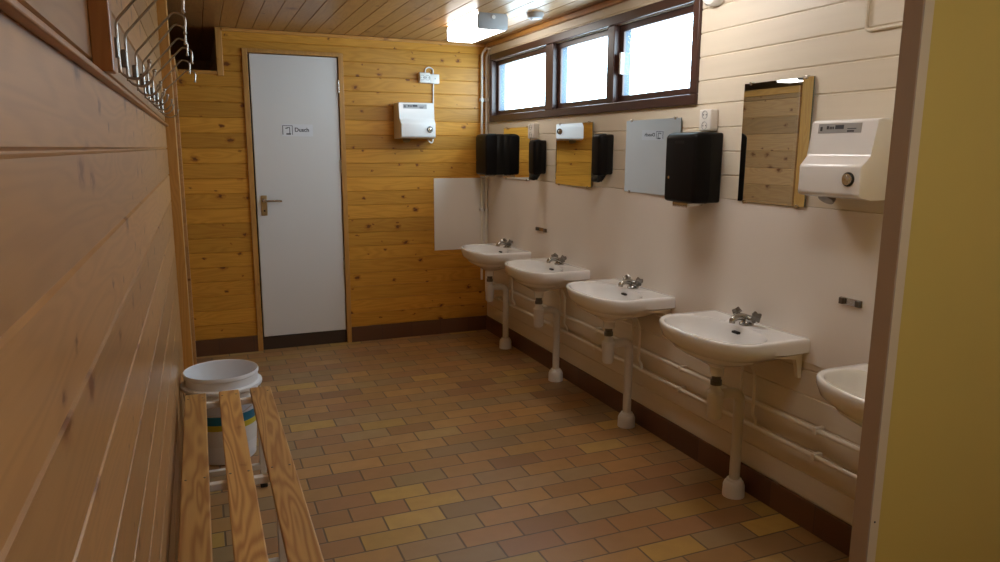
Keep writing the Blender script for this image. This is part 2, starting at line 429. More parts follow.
# ------------------------------------------------------------------ door
door = bpy.data.objects.new('door_1', None); COL.objects.link(door); door.location = (0, YB, 0); door['kind'] = 'structure'
door['label'] = 'narrow white flush door with a small sign in the pine wall'
bm = nb(); box(bm, .377, .981, .001, .041, .103, 2.124, .0025)
link('door_leaf', bm, M['door_white'], door)
bm = nb()
for x0, x1, z0, z1 in ((DX0 - .032, DX0 + .004, 0, DZ + .022), (DX1 - .004, DX1 + .030, 0, DZ + .022), (DX0 + .004, DX1 - .004, DZ - .006, DZ + .022)):
    box(bm, x0, x1, -.014, .10, z0, z1, .002)
link('door_frame', bm, M['pine_z'], door)
bm = nb(); box(bm, DX0 + .004, DX1 - .004, .012, .10, 0, .095, .002)
link('threshold', bm, M['wood_threshold'], door)
bm = nb(); box(bm, DX0 - .03, DX1 + .03, .10, .14, 0, 2.2)
link('door_gap_shade', bm, M['gap_shade'], door)  # near-black sheet paints the shade in the gap round the leaf
bm = nb(); box(bm, .405, .447, -.006, .001, 1.00, 1.145, .003)
hp = link('handle_plate', bm, M['brass'], door)
bm = nb()
tube(bm, bend([(.425, -.005, 1.108), (.425, -.05, 1.108), (.545, -.052, 1.106)], .014), .0085, 12)
lathe(bm, [(.014, -.012), (.014, -.005)], (.425, 0, 1.108), 16, 'Y')
link('door_handle', bm, M['chrome'], door, 40)
bm = nb(); lathe(bm, [(.006, -.009), (.006, -.005)], (.426, 0, 1.035), 12, 'Y'); link('lock', bm, M['black'], door, 40)
for z in (1.92, .62, 1.35):
    bm = nb(); lathe(bm, [(.0075, z - .045), (.0075, z + .045)], (.985, -.006, 0), 12)
    link('hinge', bm, M['chrome'], door, 40)
# sign
sg = thing('door_sign', 'small white sign with a shower picture and the word Dusch, stuck on the white door', 'sign', (.675, YB + .001, 1.609))
bm = nb(); box(bm, -.105, .115, -.0012, .0, -.045, .040, .0004); link('sign_plate', bm, M['sticker'], sg)
bm = nb()
for x0, x1, z0, z1 in ((-.098, -.093, -.034, .030), (-.098, -.028, .027, .031), (-.031, -.027, -.034, .030), (-.050, -.045, -.030, .018), (-.068, -.045, .014, .019), (-.072, -.040, -.034, -.024), (-.078, -.062, .008, .014)):
    box(bm, x0, x1, -.0018, -.0010, z0, z1)
link('shower_pictogram', bm, M['ink'], sg)
text_obj('sign_text', 'Dusch', .040, M['ink'], sg, (-.014, -.0014, -.012), (R(90), 0, 0))

# ------------------------------------------------------------------ window
win = bpy.data.objects.new('window_1', None); COL.objects.link(win); win.location = (XR, 0, 0); win['kind'] = 'structure'
win['label'] = 'long dark brown three-pane window high on the right wall'
def ring(bm, x0, x1, y0, y1, z0, z1, w, bev=.003, wb=None, wt=None):
    wb = wb or w; wt = wt or w
    box(bm, x0, x1, y0, y1, z0, z0 + wb, bev); box(bm, x0, x1, y0, y1, z1 - wt, z1, bev)
    box(bm, x0, x1, y0, y0 + w, z0 + wb, z1 - wt, bev); box(bm, x0, x1, y1 - w, y1, z0 + wb, z1 - wt, bev)
bm = nb(); ring(bm, -.016, .10, 2.82, 5.39, 1.688, 2.195, .048, .004)
link('window_frame', bm, M['win'], win)
bm = nb(); box(bm, -.010, .10, 4.305, 4.415, 1.736, 2.147, .004); link('mullion', bm, M['win'], win)
bm = nb(); box(bm, -.010, .10, 3.560, 3.632, 1.736, 2.147, .004); link('mullion', bm, M['win'], win)
for y0, y1 in ((4.415, 5.342), (3.632, 4.305), (2.868, 3.560)):
    bm = nb(); ring(bm, .028, .043, y0, y1, 1.736, 2.147, .036, .003)
    sash = link('sash', bm, M['win'], win)
    bm = nb(); box(bm, .035, .040, y0 + .03, y1 - .03, 1.765, 2.118)
    link('pane', bm, M['pane'], sash)
    bm = nb(); ring(bm, .0435, .080, y0 - .004, y1 + .004, 1.732, 2.151, .036, .002); link('outer_cladding', bm, M['reveal'], sash)
bm = nb(); box(bm, .006, .030, 3.512, 3.532, 1.885, 2.0, .006); link('window_handle', bm, M['white_plastic'], win)
bm = nb(); ring(bm, .080, .16, 2.80, 5.41, 1.66, 2.22, .06, .002); link('outer_lining', bm, M['reveal'], win)

# ------------------------------------------------------------------ partition with yellow face on the right
bm = nb(); box(bm, 1.300, XR, 1.012, 1.048, 0, CE, .001); struct('wall_partition', bm, M['yellow'])
bm = nb(); box(bm, 1.2705, 1.2750, 1.010, 1.052, 0, CE, .001); struct('trim_11', bm, M['jamb'])
bm = nb(); box(bm, 1.2750, 1.300, 1.010, 1.050, 0, CE, .001)
strip = struct('trim_12', bm, M['jamb_cream'])
bm = nb(); lathe(bm, [(.0022, -.0012), (.0022, .001)], (1.2855, 1.010, .702), 10, 'Y'); link('screw', bm, M['ink'], strip)

# ================================================================== wall panels
p = nb(); box(p, XR - .005, XR - .0005, 1.06, YB - .001, .668, 1.268, .001)
tag(link('splashback_panel', p, M['panel']), 'long smooth cream splashback panel on the right wall behind the sinks', 'panel')
p = nb(); box(p, 1.70, XR - .006, YB - .005, YB - .0005, .685, 1.254, .001)
tag(link('splashback_panel', p, M['panel']), 'short cream splashback panel on the pine back wall beside the corner pipes', 'panel')

# ================================================================== washbasins
ZT = .765
RW = -PI / 2                                     # things on the right wall face -X
HW, DF, SIDE, NEXP = .284, .392, .225, 2.4
def inside_outer(a, b):
    if b > 0 or abs(a) > HW: return False
    if b > -SIDE: return True
    return (abs(a) / HW) ** NEXP + ((-b - SIDE) / (DF - SIDE)) ** NEXP <= 1
CA, CB = 0.0, -.212
def inside_bowl(a, b):
    bb = b - CB + .025
    if bb < 0: return (abs(a) / .254) ** 2.35 + (-bb / .138) ** 2.35 <= 1
    return (abs(a) / .254) ** 2.6 + (bb / .126) ** 2.6 <= 1
def radius(test, ang):
    lo, hi = 0.0, .6; c, s = math.cos(ang), math.sin(ang)
    for _ in range(40):
        mid = (lo + hi) / 2
        if test(CA + c * mid, CB + s * mid): lo = mid
        else: hi = mid
    return lo
def make_basin(bm):
    corner = math.atan2(-CB, HW)
    angs = sorted(set([2 * PI * k / 72 for k in range(72)]) | {corner, PI - corner, corner + .02, corner - .02, PI - corner - .02, PI - corner + .02})
    ro = [radius(inside_outer, a) for a in angs]; ri = [radius(inside_bowl, a) for a in angs]
    def ring_(rs, z, sc=1.0, shift=0.0):
        out = []
        for a, r in zip(angs, rs):
            x, y = CA + math.cos(a) * r * sc, CB + math.sin(a) * r * sc + shift
            out.append(bm.verts.new((x, min(y, -.001), z)))
        return out
    rings = []
    def blend(s):   # under-body: shrinks towards the drain and rounds off
        return [(r * (1 - s) + .028 * s) for r in ro]
    spec_out = [(-.203, 1.0), (-.172, .995), (-.163, .955), (-.154, .87), (-.143, .74), (-.126, .56), (-.104, .37), (-.080, .19), (-.060, .06)]
    for z, s in spec_out:
        rs = blend(s)
        out = []
        for a, r in zip(angs, rs):
            x, y = CA + math.cos(a) * r, CB + .007 * s + math.sin(a) * r
            out.append(bm.verts.new((x, min(y, -.001), z)))
        rings.append(out)
    def edge(f):      # the slab edge is deep along the wall and thin at the front
        out = []
        for a, r in zip(angs, ro):
            x, y = CA + math.cos(a) * r, CB + math.sin(a) * r
            k = min(1.0, max(0.0, (-y - .10) / .26)); k = k * k * (3 - 2 * k)
            out.append(bm.verts.new((x, min(y, -.001), f * (.054 * (1 - k) + .024 * k))))
        return out
    rings.append(edge(-1.0)); rings.append(edge(-.6)); rings.append(edge(-.28))
    rings.append(ring_([r - .0025 for r in ro], -.003)); rings.append(ring_([r - .008 for r in ro], 0.0))
    mid = [max(i + .008, o - .03) if o - i > .03 else (o + i) / 2 for o, i in zip(ro, ri)]
    rings.append(ring_(mid, -.0003)); rings.append(ring_([i + .004 for i in ri], -.0008))
    for sc, z in ((1.0, -.005), (.985, -.014), (.965, -.034), (.925, -.066), (.83, -.098), (.64, -.120), (.38, -.132), (.12, -.137)):
        rings.append(ring_(ri, z, sc))
    for A, B in zip(rings, rings[1:]):
        n = len(A)
        for k in range(n): bm.faces.new((A[k], A[(k + 1) % n], B[(k + 1) % n], B[k]))
    bm.faces.new(rings[0][::-1]); bm.faces.new(rings[-1])

def star(bm, mtx, r=.024, h=.020, lobes=4):
    N = lobes * 8; top, bot = [], []
    for k in range(N):
        a = 2 * PI * k / N; rr = r * (.74 + .26 * math.cos(lobes * a))
        top.append(bm.verts.new(mtx @ Vector((rr * .82 * math.cos(a), rr * .82 * math.sin(a), h))))
        bot.append(bm.verts.new(mtx @ Vector((rr * math.cos(a), rr * math.sin(a), h * .2))))
    for k in range(N): bm.faces.new((bot[k], bot[(k + 1) % N], top[(k + 1) % N], top[k]))
    bm.faces.new(top); bm.faces.new(bot[::-1])
def make_sink(label, yc):
    t = thing('wash_basin', label, 'sink', (XR - .0055, yc, ZT), RW, 'white wash basins along the right wall')
    bm = nb(); make_basin(bm); link('basin', bm, M['china'], t, 50)
    bm = nb(); box(bm, -.016, .022, -.1290, -.1080, -.034, -.024, .003); link('overflow_slot', bm, M['black'], t)
    bm = nb(); lathe(bm, [(.022, -.136), (.022, -.131), (.014, -.131)], (0, CB, 0), 20); link('plug_hole', bm, M['chrome'], t, 40)
    # tap
    FB = -.066
    bm = nb(); lathe(bm, [(.030, -.002), (.030, .006), (.022, .012), (.018, .024)], (0, FB, 0), 20)
    tube(bm, [(-.042, FB, .026), (-.03, FB, .026), (.03, FB, .026), (.042, FB, .026)], [.012, .0165, .0165, .012], 14)
    tap = link('tap', bm, M['tap_metal'], t, 45)
    bm = nb(); tube(bm, smooth_path([(0, FB - .008, .028), (0, FB - .032, .035), (0, FB - .058, .034), (0, FB - .074, .024), (0, FB - .076, .012)], 4), [.0135] * 13 + [.0125] * 4, 12)
    link('spout', bm, M['tap_metal'], tap, 60)
    for s in (-1, 1):
        mt = Matrix.Translation((s * .044, FB, .026)) @ Matrix.Rotation(R(38 * s), 4, 'Y') @ Matrix.Rotation(R(8), 4, 'X')
        bm = nb(); star(bm, mt @ Matrix.Translation((0, 0, .012)), .026, .023)
        tube(bm, [mt @ Vector((0, 0, -.006)), mt @ Vector((0, 0, .02))], .010, 10)
        link('tap_handle', bm, M['dark_chrome'], tap, 35)
    # waste
    bm = nb(); lathe(bm, [(.0235, -.245), (.0235, -.225), (.019, -.224), (.019, -.2034)], (0, -.205, 0), 18)
    link('waste_nut', bm, M['dark_chrome'], t, 40)
    bm = nb(); lathe(bm, [(.022, -.395), (.030, -.385), (.033, -.300), (.034, -.298), (.034, -.278), (.026, -.272), (.021, -.262), (.020, -.240)], (0, -.205, 0), 22)
    link('bottle_trap', bm, M['white_plastic'], t, 40)
    bm = nb(); tube(bm, bend([(0, -.178, -.292), (0, -.0755, -.292), (0, -.0755, -.400), (0, -.0755, -ZT + .05)], .05, 7), .0225, 16)
    wp = link('waste_pipe', bm, M['grey_pipe'], t, 50)
    bm = nb(); lathe(bm, [(.047, -ZT + .0005), (.046, -ZT + .05), (.040, -ZT + .066), (.034, -ZT + .070), (.032, -ZT + .078), (.023, -ZT + .080)], (0, -.0755, 0), 24)
    link('floor_collar', bm, M['white_plastic'], wp, 40)
    for s in (-1, 1):
        bm = nb()
        prism(bm, [(-.001, -.058), (-.001, -.165), (-.016, -.165), (-.034, -.085), (-.18, -.066), (-.18, -.058)], s * .243 - .009, s * .243 + .009, lambda a, p_, q: (a, p_, q), .002)
        link('bracket', bm, M['white_pipe'], t)
        bm = nb(); lathe(bm, [(.010, -.092), (.010, -.060)], (s * .175, -.11, 0), 10); link('bolt', bm, M['dark_chrome'], t, 40)
    for s, zz in ((-1, .43), (1, .325)):
        run = -.0265 if s < 0 else -.046
        bm = nb(); tube(bm, bend([(s * .022, FB, -.055), (s * .022, FB, -.14), (s * .05, run, -.20)] + ([(s * .05, run, zz - ZT + .055), (s * .05, -.0265, zz - ZT + .035)] if s > 0 else []) + [(s * .05, -.0265, zz - ZT + .0098)], .03, 4), .0062, 8)
        link('supply_tube', bm, M['white_pipe'], t, 60)
    return t
sink0 = make_sink('large near sink in full view, second from the brown and cream partition', 2.324)
dup(sink0, (XR - .0055, 3.188, ZT), None, 'third sink from the partition, below the mirror that reflects the white door')
dup(sink0, (XR - .0055, 4.040, ZT), None, 'fourth sink from the partition, under the square mirror reflecting pine boards')
dup(sink0, (XR - .0055, 4.880, ZT), None, 'fifth and farthest sink, tucked in the back corner by the white pipes')
dup(sink0, (XR - .0055, 1.450, ZT), None, 'nearest sink, half hidden behind the brown edge of the partition')

# pipes under the basins
for zz, lab in ((.43, 'upper of two cream water pipes running along the right wall below the sinks'), (.325, 'lower of two cream water pipes running along the right wall below the sinks')):
    bm = nb(); tube(bm, [(XR - .032, 1.06, zz), (XR - .032, YB - .07, zz)], .0095, 12)
    w = tag(link('water_pipe', bm, M['white_pipe'], None, 60), lab, 'pipe', 'water pipes below the sinks')
    for y in (1.95, 2.8, 3.62, 4.47, 5.15):
        bm = nb(); box(bm, XR - .045, XR, y - .009, y + .009, zz - .014, zz + .014, .003); link('pipe_clip', bm, M['white_pipe'], w)
# upright pipes in the corner
for k, (x, lab) in enumerate(((2.092, 'left one of the two white upright pipes in the back corner'), (2.130, 'right one of the two white upright pipes in the back corner'))):
    y = YB - .03
    top = 2.205 - .012 * k
    bm = nb(); tube(bm, bend([(x, y, .33 + .10 * (1 - k)), (x, y, top), (x + .028, y - .005, top + .040), (XR - .02, y - .03 - .03 * k, top + .045)], .035, 6), .0095, 12)
    w = tag(link('upright_pipe', bm, M['white_pipe'], None, 60), lab, 'pipe', 'upright pipes in the corner')
    for z in (1.86, 1.0):
        bm = nb(); box(bm, x - .014, x + .014, y - .014, YB - (.0055 if z < 1.26 else 0), z - .012, z + .012, .003); link('pipe_clip', bm, M['white_plastic'], w)

# ================================================================== mirrors
def make_mirror(label, y0, y1, z0, z1, turn=0.0):
    yc = (y0 + y1) / 2; w = (y1 - y0) / 2; zc = (z0 + z1) / 2; h = (z1 - z0) / 2
    t = thing('wall_mirror', label, 'mirror', (XR, yc, zc), RW, 'frameless mirrors above the sinks')
    bm = nb(); box(bm, -w, w, -.0115, -.0065, -h, h)
    bm.faces.ensure_lookup_table(); bm.normal_update()
    bmesh.ops.recalc_face_normals(bm, faces=bm.faces)
    for f in bm.faces: f.material_index = 0 if abs(f.normal.y) > .5 else 1
    link('mirror_glass', bm, [M['mirror'], M['mirror_edge']], t)
    for sx in (-1, 1):
        for sz in (-1, 1):
            bm = nb(); box(bm, sx * w * .80 - .008, sx * w * .80 + .008, -.0145, 0, sz * h - .007, sz * h + .006, .002)
            link('clip', bm, M['chrome'], t)
    t.rotation_euler = (0, 0, RW + R(turn))
    return t
make_mirror('nearest mirror, largest, tall, between the black paper dispenser and the white hand dryer', 2.121, 2.498, 1.267, 1.753, -.5)
make_mirror('square mirror reflecting the white door, left of the black paper dispenser', 2.917, 3.408, 1.259, 1.632, -1.0)
make_mirror('square mirror reflecting pine boards and a white hand dryer, above the fourth sink', 3.762, 4.240, 1.261, 1.638, -.90)
make_mirror('farthest mirror, beside the black dispenser in the back corner', 4.640, 5.104, 1.266, 1.634)

# ================================================================== dispensers and dryers
def make_paper(label, loc, w=.225, h=.315, d=.15):
    t = thing('paper_towel_dispenser', label, 'paper towel dispenser', loc, RW, 'black paper towel dispensers')
    hw = w / 2
    bm = nb(); prism(bm, [(-.052, -h / 2), (-d, -h / 2 + .004), (-d - .002, h / 2 - .014), (-d + .030, h / 2), (-.052, h / 2)], -hw, hw, lambda a, p_, q: (a, p_, q), .020, 4); link('cover', bm, M['black_gloss'], t, 50)
    bm = nb(); box(bm, -hw + .0012, hw - .0012, -.074, 0, -h / 2 + .004, h / 2 - .003, .010, 3); link('back_case', bm, M['dark_grey'], t, 50)
    bm = nb(); box(bm, -.055, .055, -d + .012, -.05, -h / 2 - .012, -h / 2 + .004, .004)
    for k in range(11):
        x = -.05 + k * .01
        prism(bm, [(x - .004, -h / 2 - .012), (x + .004, -h / 2 - .012), (x, -h / 2 - .020)], -d + .014, -d + .017, lambda a, p_, q: (p_, a, q))
    link('tear_edge', bm, M['chrome'], t)
    bm = nb(); lathe(bm, [(.007, -d - .004), (.007, -d + .004)], (-hw * .62, 0, -.045), 14, 'Y'); link('lock', bm, M['chrome'], t, 40)
    bm = nb(); box(bm, -.035, .035, -d - .002, -d + .002, h / 2 - .052, h / 2 - .036, .002); link('level_window', bm, M['dark_grey'], t)
    return t
make_paper('black glossy paper towel dispenser by the nearest mirror, below the white double socket', (XR, 2.733, 1.402))
make_paper('black paper towel dispenser in the back corner, in front of the upright pipes', (XR, 5.225, 1.440), .23, .31, .15)
def make_soap(label, loc):
    t = thing('soap_dispenser', label, 'soap dispenser', loc, RW, 'slim black soap dispensers')
    w, h, d = .104, .232, .092
    bm = nb(); box(bm, -w / 2, w / 2, -d, -.022, -h / 2, h / 2, .024, 5); link('cover', bm, M['black_gloss'], t, 50)
    bm = nb(); box(bm, -w / 2 + .0012, w / 2 - .0012, -.046, 0, -h / 2 + .008, h / 2 - .004, .010, 3); link('back_case', bm, M['dark_grey'], t, 50)
    bm = nb(); prism(bm, [(-.03, -h / 2 + .004), (-d + .006, -h / 2 + .004), (-d - .004, -h / 2 - .026), (-d + .012, -h / 2 - .038), (-.05, -h / 2 - .026)], -.030, .030, lambda a, p_, q: (a, p_, q), .005)
    link('push_lever', bm, M['dark_grey'], t, 50)
    bm = nb(); lathe(bm, [(.007, -h / 2 - .034), (.010, -h / 2 + .002)], (0, -.048, 0), 12); link('nozzle', bm, M['black_gloss'], t, 50)
    return t
make_soap('slim black soap dispenser between the two middle mirrors', (XR, 3.592, 1.452))
make_soap('slim black soap dispenser beside the farthest mirror, under a white socket', (XR, 4.442, 1.428))

def make_dryer(label, loc, rz, cable=False):
    t = thing('hand_dryer', label, 'hand dryer', loc, rz, 'white hand dryers')
    hw = .146
    prof = [(-.001, 0), (-.001, .262), (-.105, .268), (-.122, .262), (-.132, .150), (-.139, .142), (-.168, .116), (-.172, .108), (-.172, .020), (-.165, .010), (-.120, 0.002)]
    bm = nb(); prism(bm, prof, -hw, hw, lambda a, p_, q: (a * (1 - .10 * max(0, -p_) / .172), p_, q), .006, 3)
    link('housing', bm, M['white_enamel'], t, 35)
    bm = nb(); lathe(bm, [(.0235, -.176), (.0235, -.168), ], (.086, 0, .070), 24, 'Y')
    bt = link('push_button_bezel', bm, M['black'], t, 40)
    bm = nb(); lathe(bm, [(.019, -.181), (.0200, -.170)], (.086, 0, .070), 24, 'Y')
    lathe(bm, [(.0, -.184), (.012, -.182), (.0135, -.180)], (.086, 0, .070), 24, 'Y', False)
    link('push_button', bm, M['chrome'], bt, 40)
    bm = nb(); tube(bm, [(-.072, -.085, .03), (-.072, -.092, -.004), (-.072, -.096, -.010)], [.034, .030, .028], 20)
    link('air_nozzle', bm, M['dark_chrome'], t, 50)
    # sticker and marks on the sloping upper face
    a = math.atan2(.010, .112)
    def sl(x0, x1, s0, s1, lift, bm):
        f = lambda x, s: Vector((x, -.122 - .010 * s - lift, .262 - .112 * s))
        vs = [bm.verts.new(f(x, s)) for x, s in ((x0, s0), (x1, s0), (x1, s1), (x0, s1))]
        vb = [bm.verts.new(f(x, s) + Vector((0, .0012, 0))) for x, s in ((x0, s0), (x1, s0), (x1, s1), (x0, s1))]
        bm.faces.new(vs[::-1]); bm.faces.new(vb)
        for i in range(4): bm.faces.new((vs[i], vs[(i + 1) % 4], vb[(i + 1) % 4], vb[i]))
    bm = nb(); sl(-.103, .078, .07, .36, .0012, bm); st = link('name_sticker', bm, M['sticker_grey'], t)
    bm = nb()
    for x0, x1, s0, s1 in ((-.094, -.085, .16, .29), (-.066, -.057, .14, .24), (-.054, -.049, .16, .24), (-.047, -.042, .16, .24), (-.040, -.035, .16, .24), (-.030, .006, .12, .24), (.022, .058, .22, .245), (.022, .050, .28, .33)):
        sl(x0, x1, s0, s1, .0020, bm)
    link('sticker_marks', bm, M['ink'], st)
    return t
make_dryer('large white hand dryer on the right wall, right of the nearest mirror', (XR, 1.868, 1.318), RW)
make_dryer('white hand dryer on the pine back wall, below a socket', (1.535, YB, 1.552), 0)

def make_socket(label, loc, rz, vertical=True, w=.082, h=.095):
    t = thing('wall_socket', label, 'socket', loc, rz, 'white double wall sockets')
    bm = nb(); box(bm, -w / 2, w / 2, -.042, 0, -h / 2, h / 2, .006, 3); link('socket_box', bm, M['white_plastic'], t, 50)
    for k in (-1, 1):
        c = (0, 0, k * h * .25) if vertical else (k * w * .25, 0, 0)
        bm = nb(); lathe(bm, [(.0185, -.0445), (.0185, -.040)], c, 20, 'Y', False); lathe(bm, [(.0185, -.0445), (.0165, -.0445), (.0155, -.0425)], c, 20, 'Y', False)
        f = link('socket_face', bm, M['sticker_grey'], t, 40)
        bm = nb(); lathe(bm, [(.0155, -.0425), (.0154, -.0422)], c, 20, 'Y'); link('contact_plate', bm, M['white_plastic'], f)
        for s in (-1, 1):
            bm = nb(); lathe(bm, [(.0032, -.0431), (.0032, -.0420)], (c[0] + s * .0095, 0, c[2]), 8, 'Y'); link('contact_hole', bm, M['ink'], f)
    return t
make_socket('white double socket above the near black paper towel dispenser', (XR, 2.708, 1.612), RW)
make_socket('white double socket above the slim soap dispenser near the farthest mirror', (XR, 4.560, 1.602), RW, True, .09, .10)
sk = make_socket('white socket on the pine back wall above the hand dryer', (1.628, YB, 2.008), 0, False, .085, .075)
jb = thing('junction_box', 'small white box right of the socket on the back wall, feeding the hand dryer cable', 'junction box', (1.712, YB, 2.004), 0)
bm = nb(); box(bm, -.040, .034, -.030, 0, -.036, .034, .005, 2); link('box_body', bm, M['white_plastic'], jb, 50)
bm = nb(); lathe(bm, [(.005, -.032), (.005, -.028)], (0, 0, 0), 10, 'Y'); link('screw', bm, M['sticker_grey'], jb)
bm = nb(); tube(bm, smooth_path([(1.640, YB - .0062, 2.044), (1.645, YB - .0062, 2.075), (1.672, YB - .0062, 2.088), (1.700, YB - .0062, 2.072), (1.703, YB - .0062, 2.036)], 6), .0055, 8)
tag(link('cable', bm, M['white_plastic'], None, 60), 'short white cable looped from the socket over to the junction box', 'cable')
bm = nb(); tube(bm, smooth_path([(1.705, YB - .0062, 1.970), (1.702, YB - .0062, 1.90), (1.700, YB - .0062, 1.70), (1.700, YB - .0062, 1.60), (1.690, YB - .02, 1.535), (1.665, YB - .04, 1.528), (1.64, YB - .06, 1.548)], 6), .0055, 8)
tag(link('cable', bm, M['white_plastic'], None, 60), 'white cable hanging from the junction box down behind the hand dryer', 'cable')

# metal holders
def make_holder(label, y0, y1, z):
    t = thing('towel_hook_plate', label, 'wall bracket', (XR - .0055, (y0 + y1) / 2, z), RW, 'small metal brackets on the splashback')
    w = (y1 - y0) / 2
    bm = nb(); box(bm, -w, w, -.005, 0, -.013, .013, .002); link('plate', bm, M['chrome'], t)
    for s in (-1, 1):
        bm = nb(); box(bm, s * w * .72 - .010, s * w * .72 + .010, -.016, -.004, -.012, .012, .003); link('clip', bm, M['dark_chrome'], t)
    return t
make_holder('small metal bracket on the panel, between the two nearest sinks', 1.820, 1.918, .945)
make_holder('small metal bracket on the panel, between the two farthest sinks', 4.355, 4.52, .942)

# round white box high on the wall and painted conduit
t = thing('wall_box', 'round white box high on the right wall beside the window end', 'junction box', (XR, 2.722, 2.170), RW)
bm = nb(); lathe(bm, [(.070, 0), (.070, -.030), (.062, -.040), (.02, -.044)], (0, 0, 0), 28, 'Y'); link('box_lid', bm, M['white_enamel'], t, 40)
t = thing('conduit_pipe', 'thin cream painted conduit bending along the boards above the near hand dryer', 'pipe', (XR, 1.915, 1.885), RW)
bm = nb(); tube(bm, bend([(0, -.0066, .30), (0, -.0066, .0), (.16, -.0066, -.0), (.85, -.0066, -.0)], .022, 5), .0065, 10); link('conduit', bm, M['cream'], t, 60)
bm = nb(); box(bm, -.05, .045, -.026, 0, .108, .140, .006); link('conduit_clamp', bm, M['cream'], t)

# ================================================================== ceiling fittings
def make_lamp(label, loc, length=.60, dif='diffuser'):
    t = thing('ceiling_lamp', label, 'ceiling lamp', loc, 0, 'fluorescent ceiling lamps')
    hl = length / 2; w0, w1 = .098, .088
    prof = [(-w1, 0), (-w0, -.020), (-w0 + .002, -.085), (-w0 + .012, -.094), (w0 - .012, -.094), (w0 - .002, -.085), (w0, -.020), (w1, 0)]
    inner = [(x * .985, z) for x, z in prof]
    bm = nb(); prism(bm, inner, -hl + .018, hl - .018, lambda a, p_, q: (p_, a, q - .0005)); link('diffuser', bm, M[dif], t, 40)
    for s in (-1, 1):
        bm = nb(); prism(bm, prof, s * hl - (.018 if s > 0 else 0), s * hl + (.018 if s < 0 else 0), lambda a, p_, q: (p_, a, q - .0005), .003)
        ec = link('end_cap', bm, M['lamp_grey'], t, 40)
    bm = nb(); lathe(bm, [(.012, -hl - .010), (.012, -hl + .002)], (.0, 0, -.025), 14, 'Y'); link('switch', bm, M['white_enamel'], t, 40)
    return t
lamp = make_lamp('lit white box lamp on the ceiling by the far end of the window', (1.695, 4.52, CE))
make_lamp('unseen box lamp added out of frame above the second sink to brighten the wall', (1.62, 2.72, CE), dif='fill_near')  # added lamp out of frame, brightens the upper right wall
make_lamp('unseen box lamp added on the ceiling just beyond the partition for more light', (1.35, 1.45, CE), dif='fill_mid')  # added lamp out of frame, lights the near sides of dryer and sinks
make_lamp('unseen box lamp added behind the camera to light the yellow partition face', (.85, -.05, CE), dif='fill_hall')  # added lamp behind the camera, brightens the yellow panel and jamb
make_lamp('dim lamp in the next room, reflected at the top of the nearest mirror', (-1.45, 6.08, CE), length=.32, dif='diffuser_dim')
t = thing('smoke_detector', 'small grey white detector on the ceiling near the window', 'smoke detector', (1.925, 4.12, CE))
bm = nb(); lathe(bm, [(.052, 0), (.052, -.012), (.046, -.030), (.030, -.036)], (0, 0, 0), 24); link('detector_body', bm, M['lamp_grey'], t, 40)
bm = nb(); lathe(bm, [(.010, -.040), (.012, -.034)], (-.02, 0, 0), 12); link('indicator', bm, M['white_enamel'], t, 40)

# ================================================================== bench
bench = thing('bench', 'slatted pine bench on white steel legs along the left wall', 'bench', (0, 0, 0))
for x0, x1 in ((-.112, -.029), (.022, .104), (.150, .236)):
    bm = nb(); box(bm, x0, x1, .35, 3.238, .418, .440, .004, 2); s = link('slat', bm, M['slat'], bench)
    for y in (.74, 1.55, 2.362, 3.175):
        for k in (-1, 1):
            bm = nb(); lathe(bm, [(.0042, .4398), (.0036, .4412)], ((x0 + x1) / 2 + k * .028, y, 0), 10); link('screw', bm, M['dark_chrome'], s)
for y in (.74, 1.55, 2.36, 3.17):
    bm = nb(); box(bm, -.108, .228, y - .0125, y + .0125, .393, .4178, .003); fr_ = link('crossbar', bm, M['steel_white'], bench)
    bm = nb(); box(bm, -.072, .172, y - .0125, y + .0125, .085, .110, .003); link('stretcher', bm, M['steel_white'], bench)
    for x in (-.085, .183):
        bm = nb(); box(bm, x - .0125, x + .0125, y - .0125, y + .0125, .016, .3935, .003); lg = link('leg', bm, M['steel_white'], bench)
        bm = nb(); box(bm, x - .015, x + .015, y - .015, y + .015, .0005, .020, .004); link('rubber_foot', bm, M['black'], lg)

# ================================================================== bucket
bk = thing('bucket', 'white plastic bucket with blue and yellow label, standing past the end of the bench', 'bucket', (.042, 3.60, 0))
bk.scale = (.955, .955, 1.03)
bm = nb()
lathe(bm, [(.0, .001), (.140, .001), (.146, .006), (.171, .330), (.171, .335)], (0, 0, 0), 56, 'Z', False)
lathe(bm, [(.171, .335), (.1745, .338), (.174, .400), (.1780, .404), (.1785, .416), (.1755, .421), (.1715, .418), (.169, .405), (.1405, .010), (.0, .010)], (0, 0, 0), 56, 'Z', False)
bmesh.ops.remove_doubles(bm, verts=bm.verts, dist=1e-5)
link('bucket_body', bm, M['bucket'], bk, 40)
bm = nb(); lathe(bm, [(.1715, .352), (.193, .349), (.194, .357), (.193, .362), (.1735, .366)], (0, 0, 0), 56, 'Z', False); link('bucket_collar', bm, M['bucket'], bk, 50)
def label_mat():
    t = NT('bucket label print'); o = t.obj()
    ang = t.math('ARCTAN2', o[1], o[0])
    z = t.math('ADD', o[2], t.math('MULTIPLY', t.step(ang, -1.15, -.75), -.0))
    c = t.mix(t.math('GREATER_THAN', z, .170), (.70, .70, .70, 1), (.55, .47, .03, 1))
    c = t.mix(t.math('GREATER_THAN', z, .198), c, (.01, .15, .26, 1))
    c = t.mix(t.math('GREATER_THAN', z, .240), c, (.52, .55, .62, 1))
    return t.bsdf(c, .35)
bm = nb()
N = 30; ra = []
for z in (.09, .30):
    ra.append([bm.verts.new(((.146 + (z - .006) / .324 * .025 + .0009) * math.cos(a), (.146 + (z - .006) / .324 * .025 + .0009) * math.sin(a), z)) for a in [R(-165) + R(150) * k / N for k in range(N + 1)]])
for k in range(N): bm.faces.new((ra[0][k], ra[0][k + 1], ra[1][k + 1], ra[1][k]))
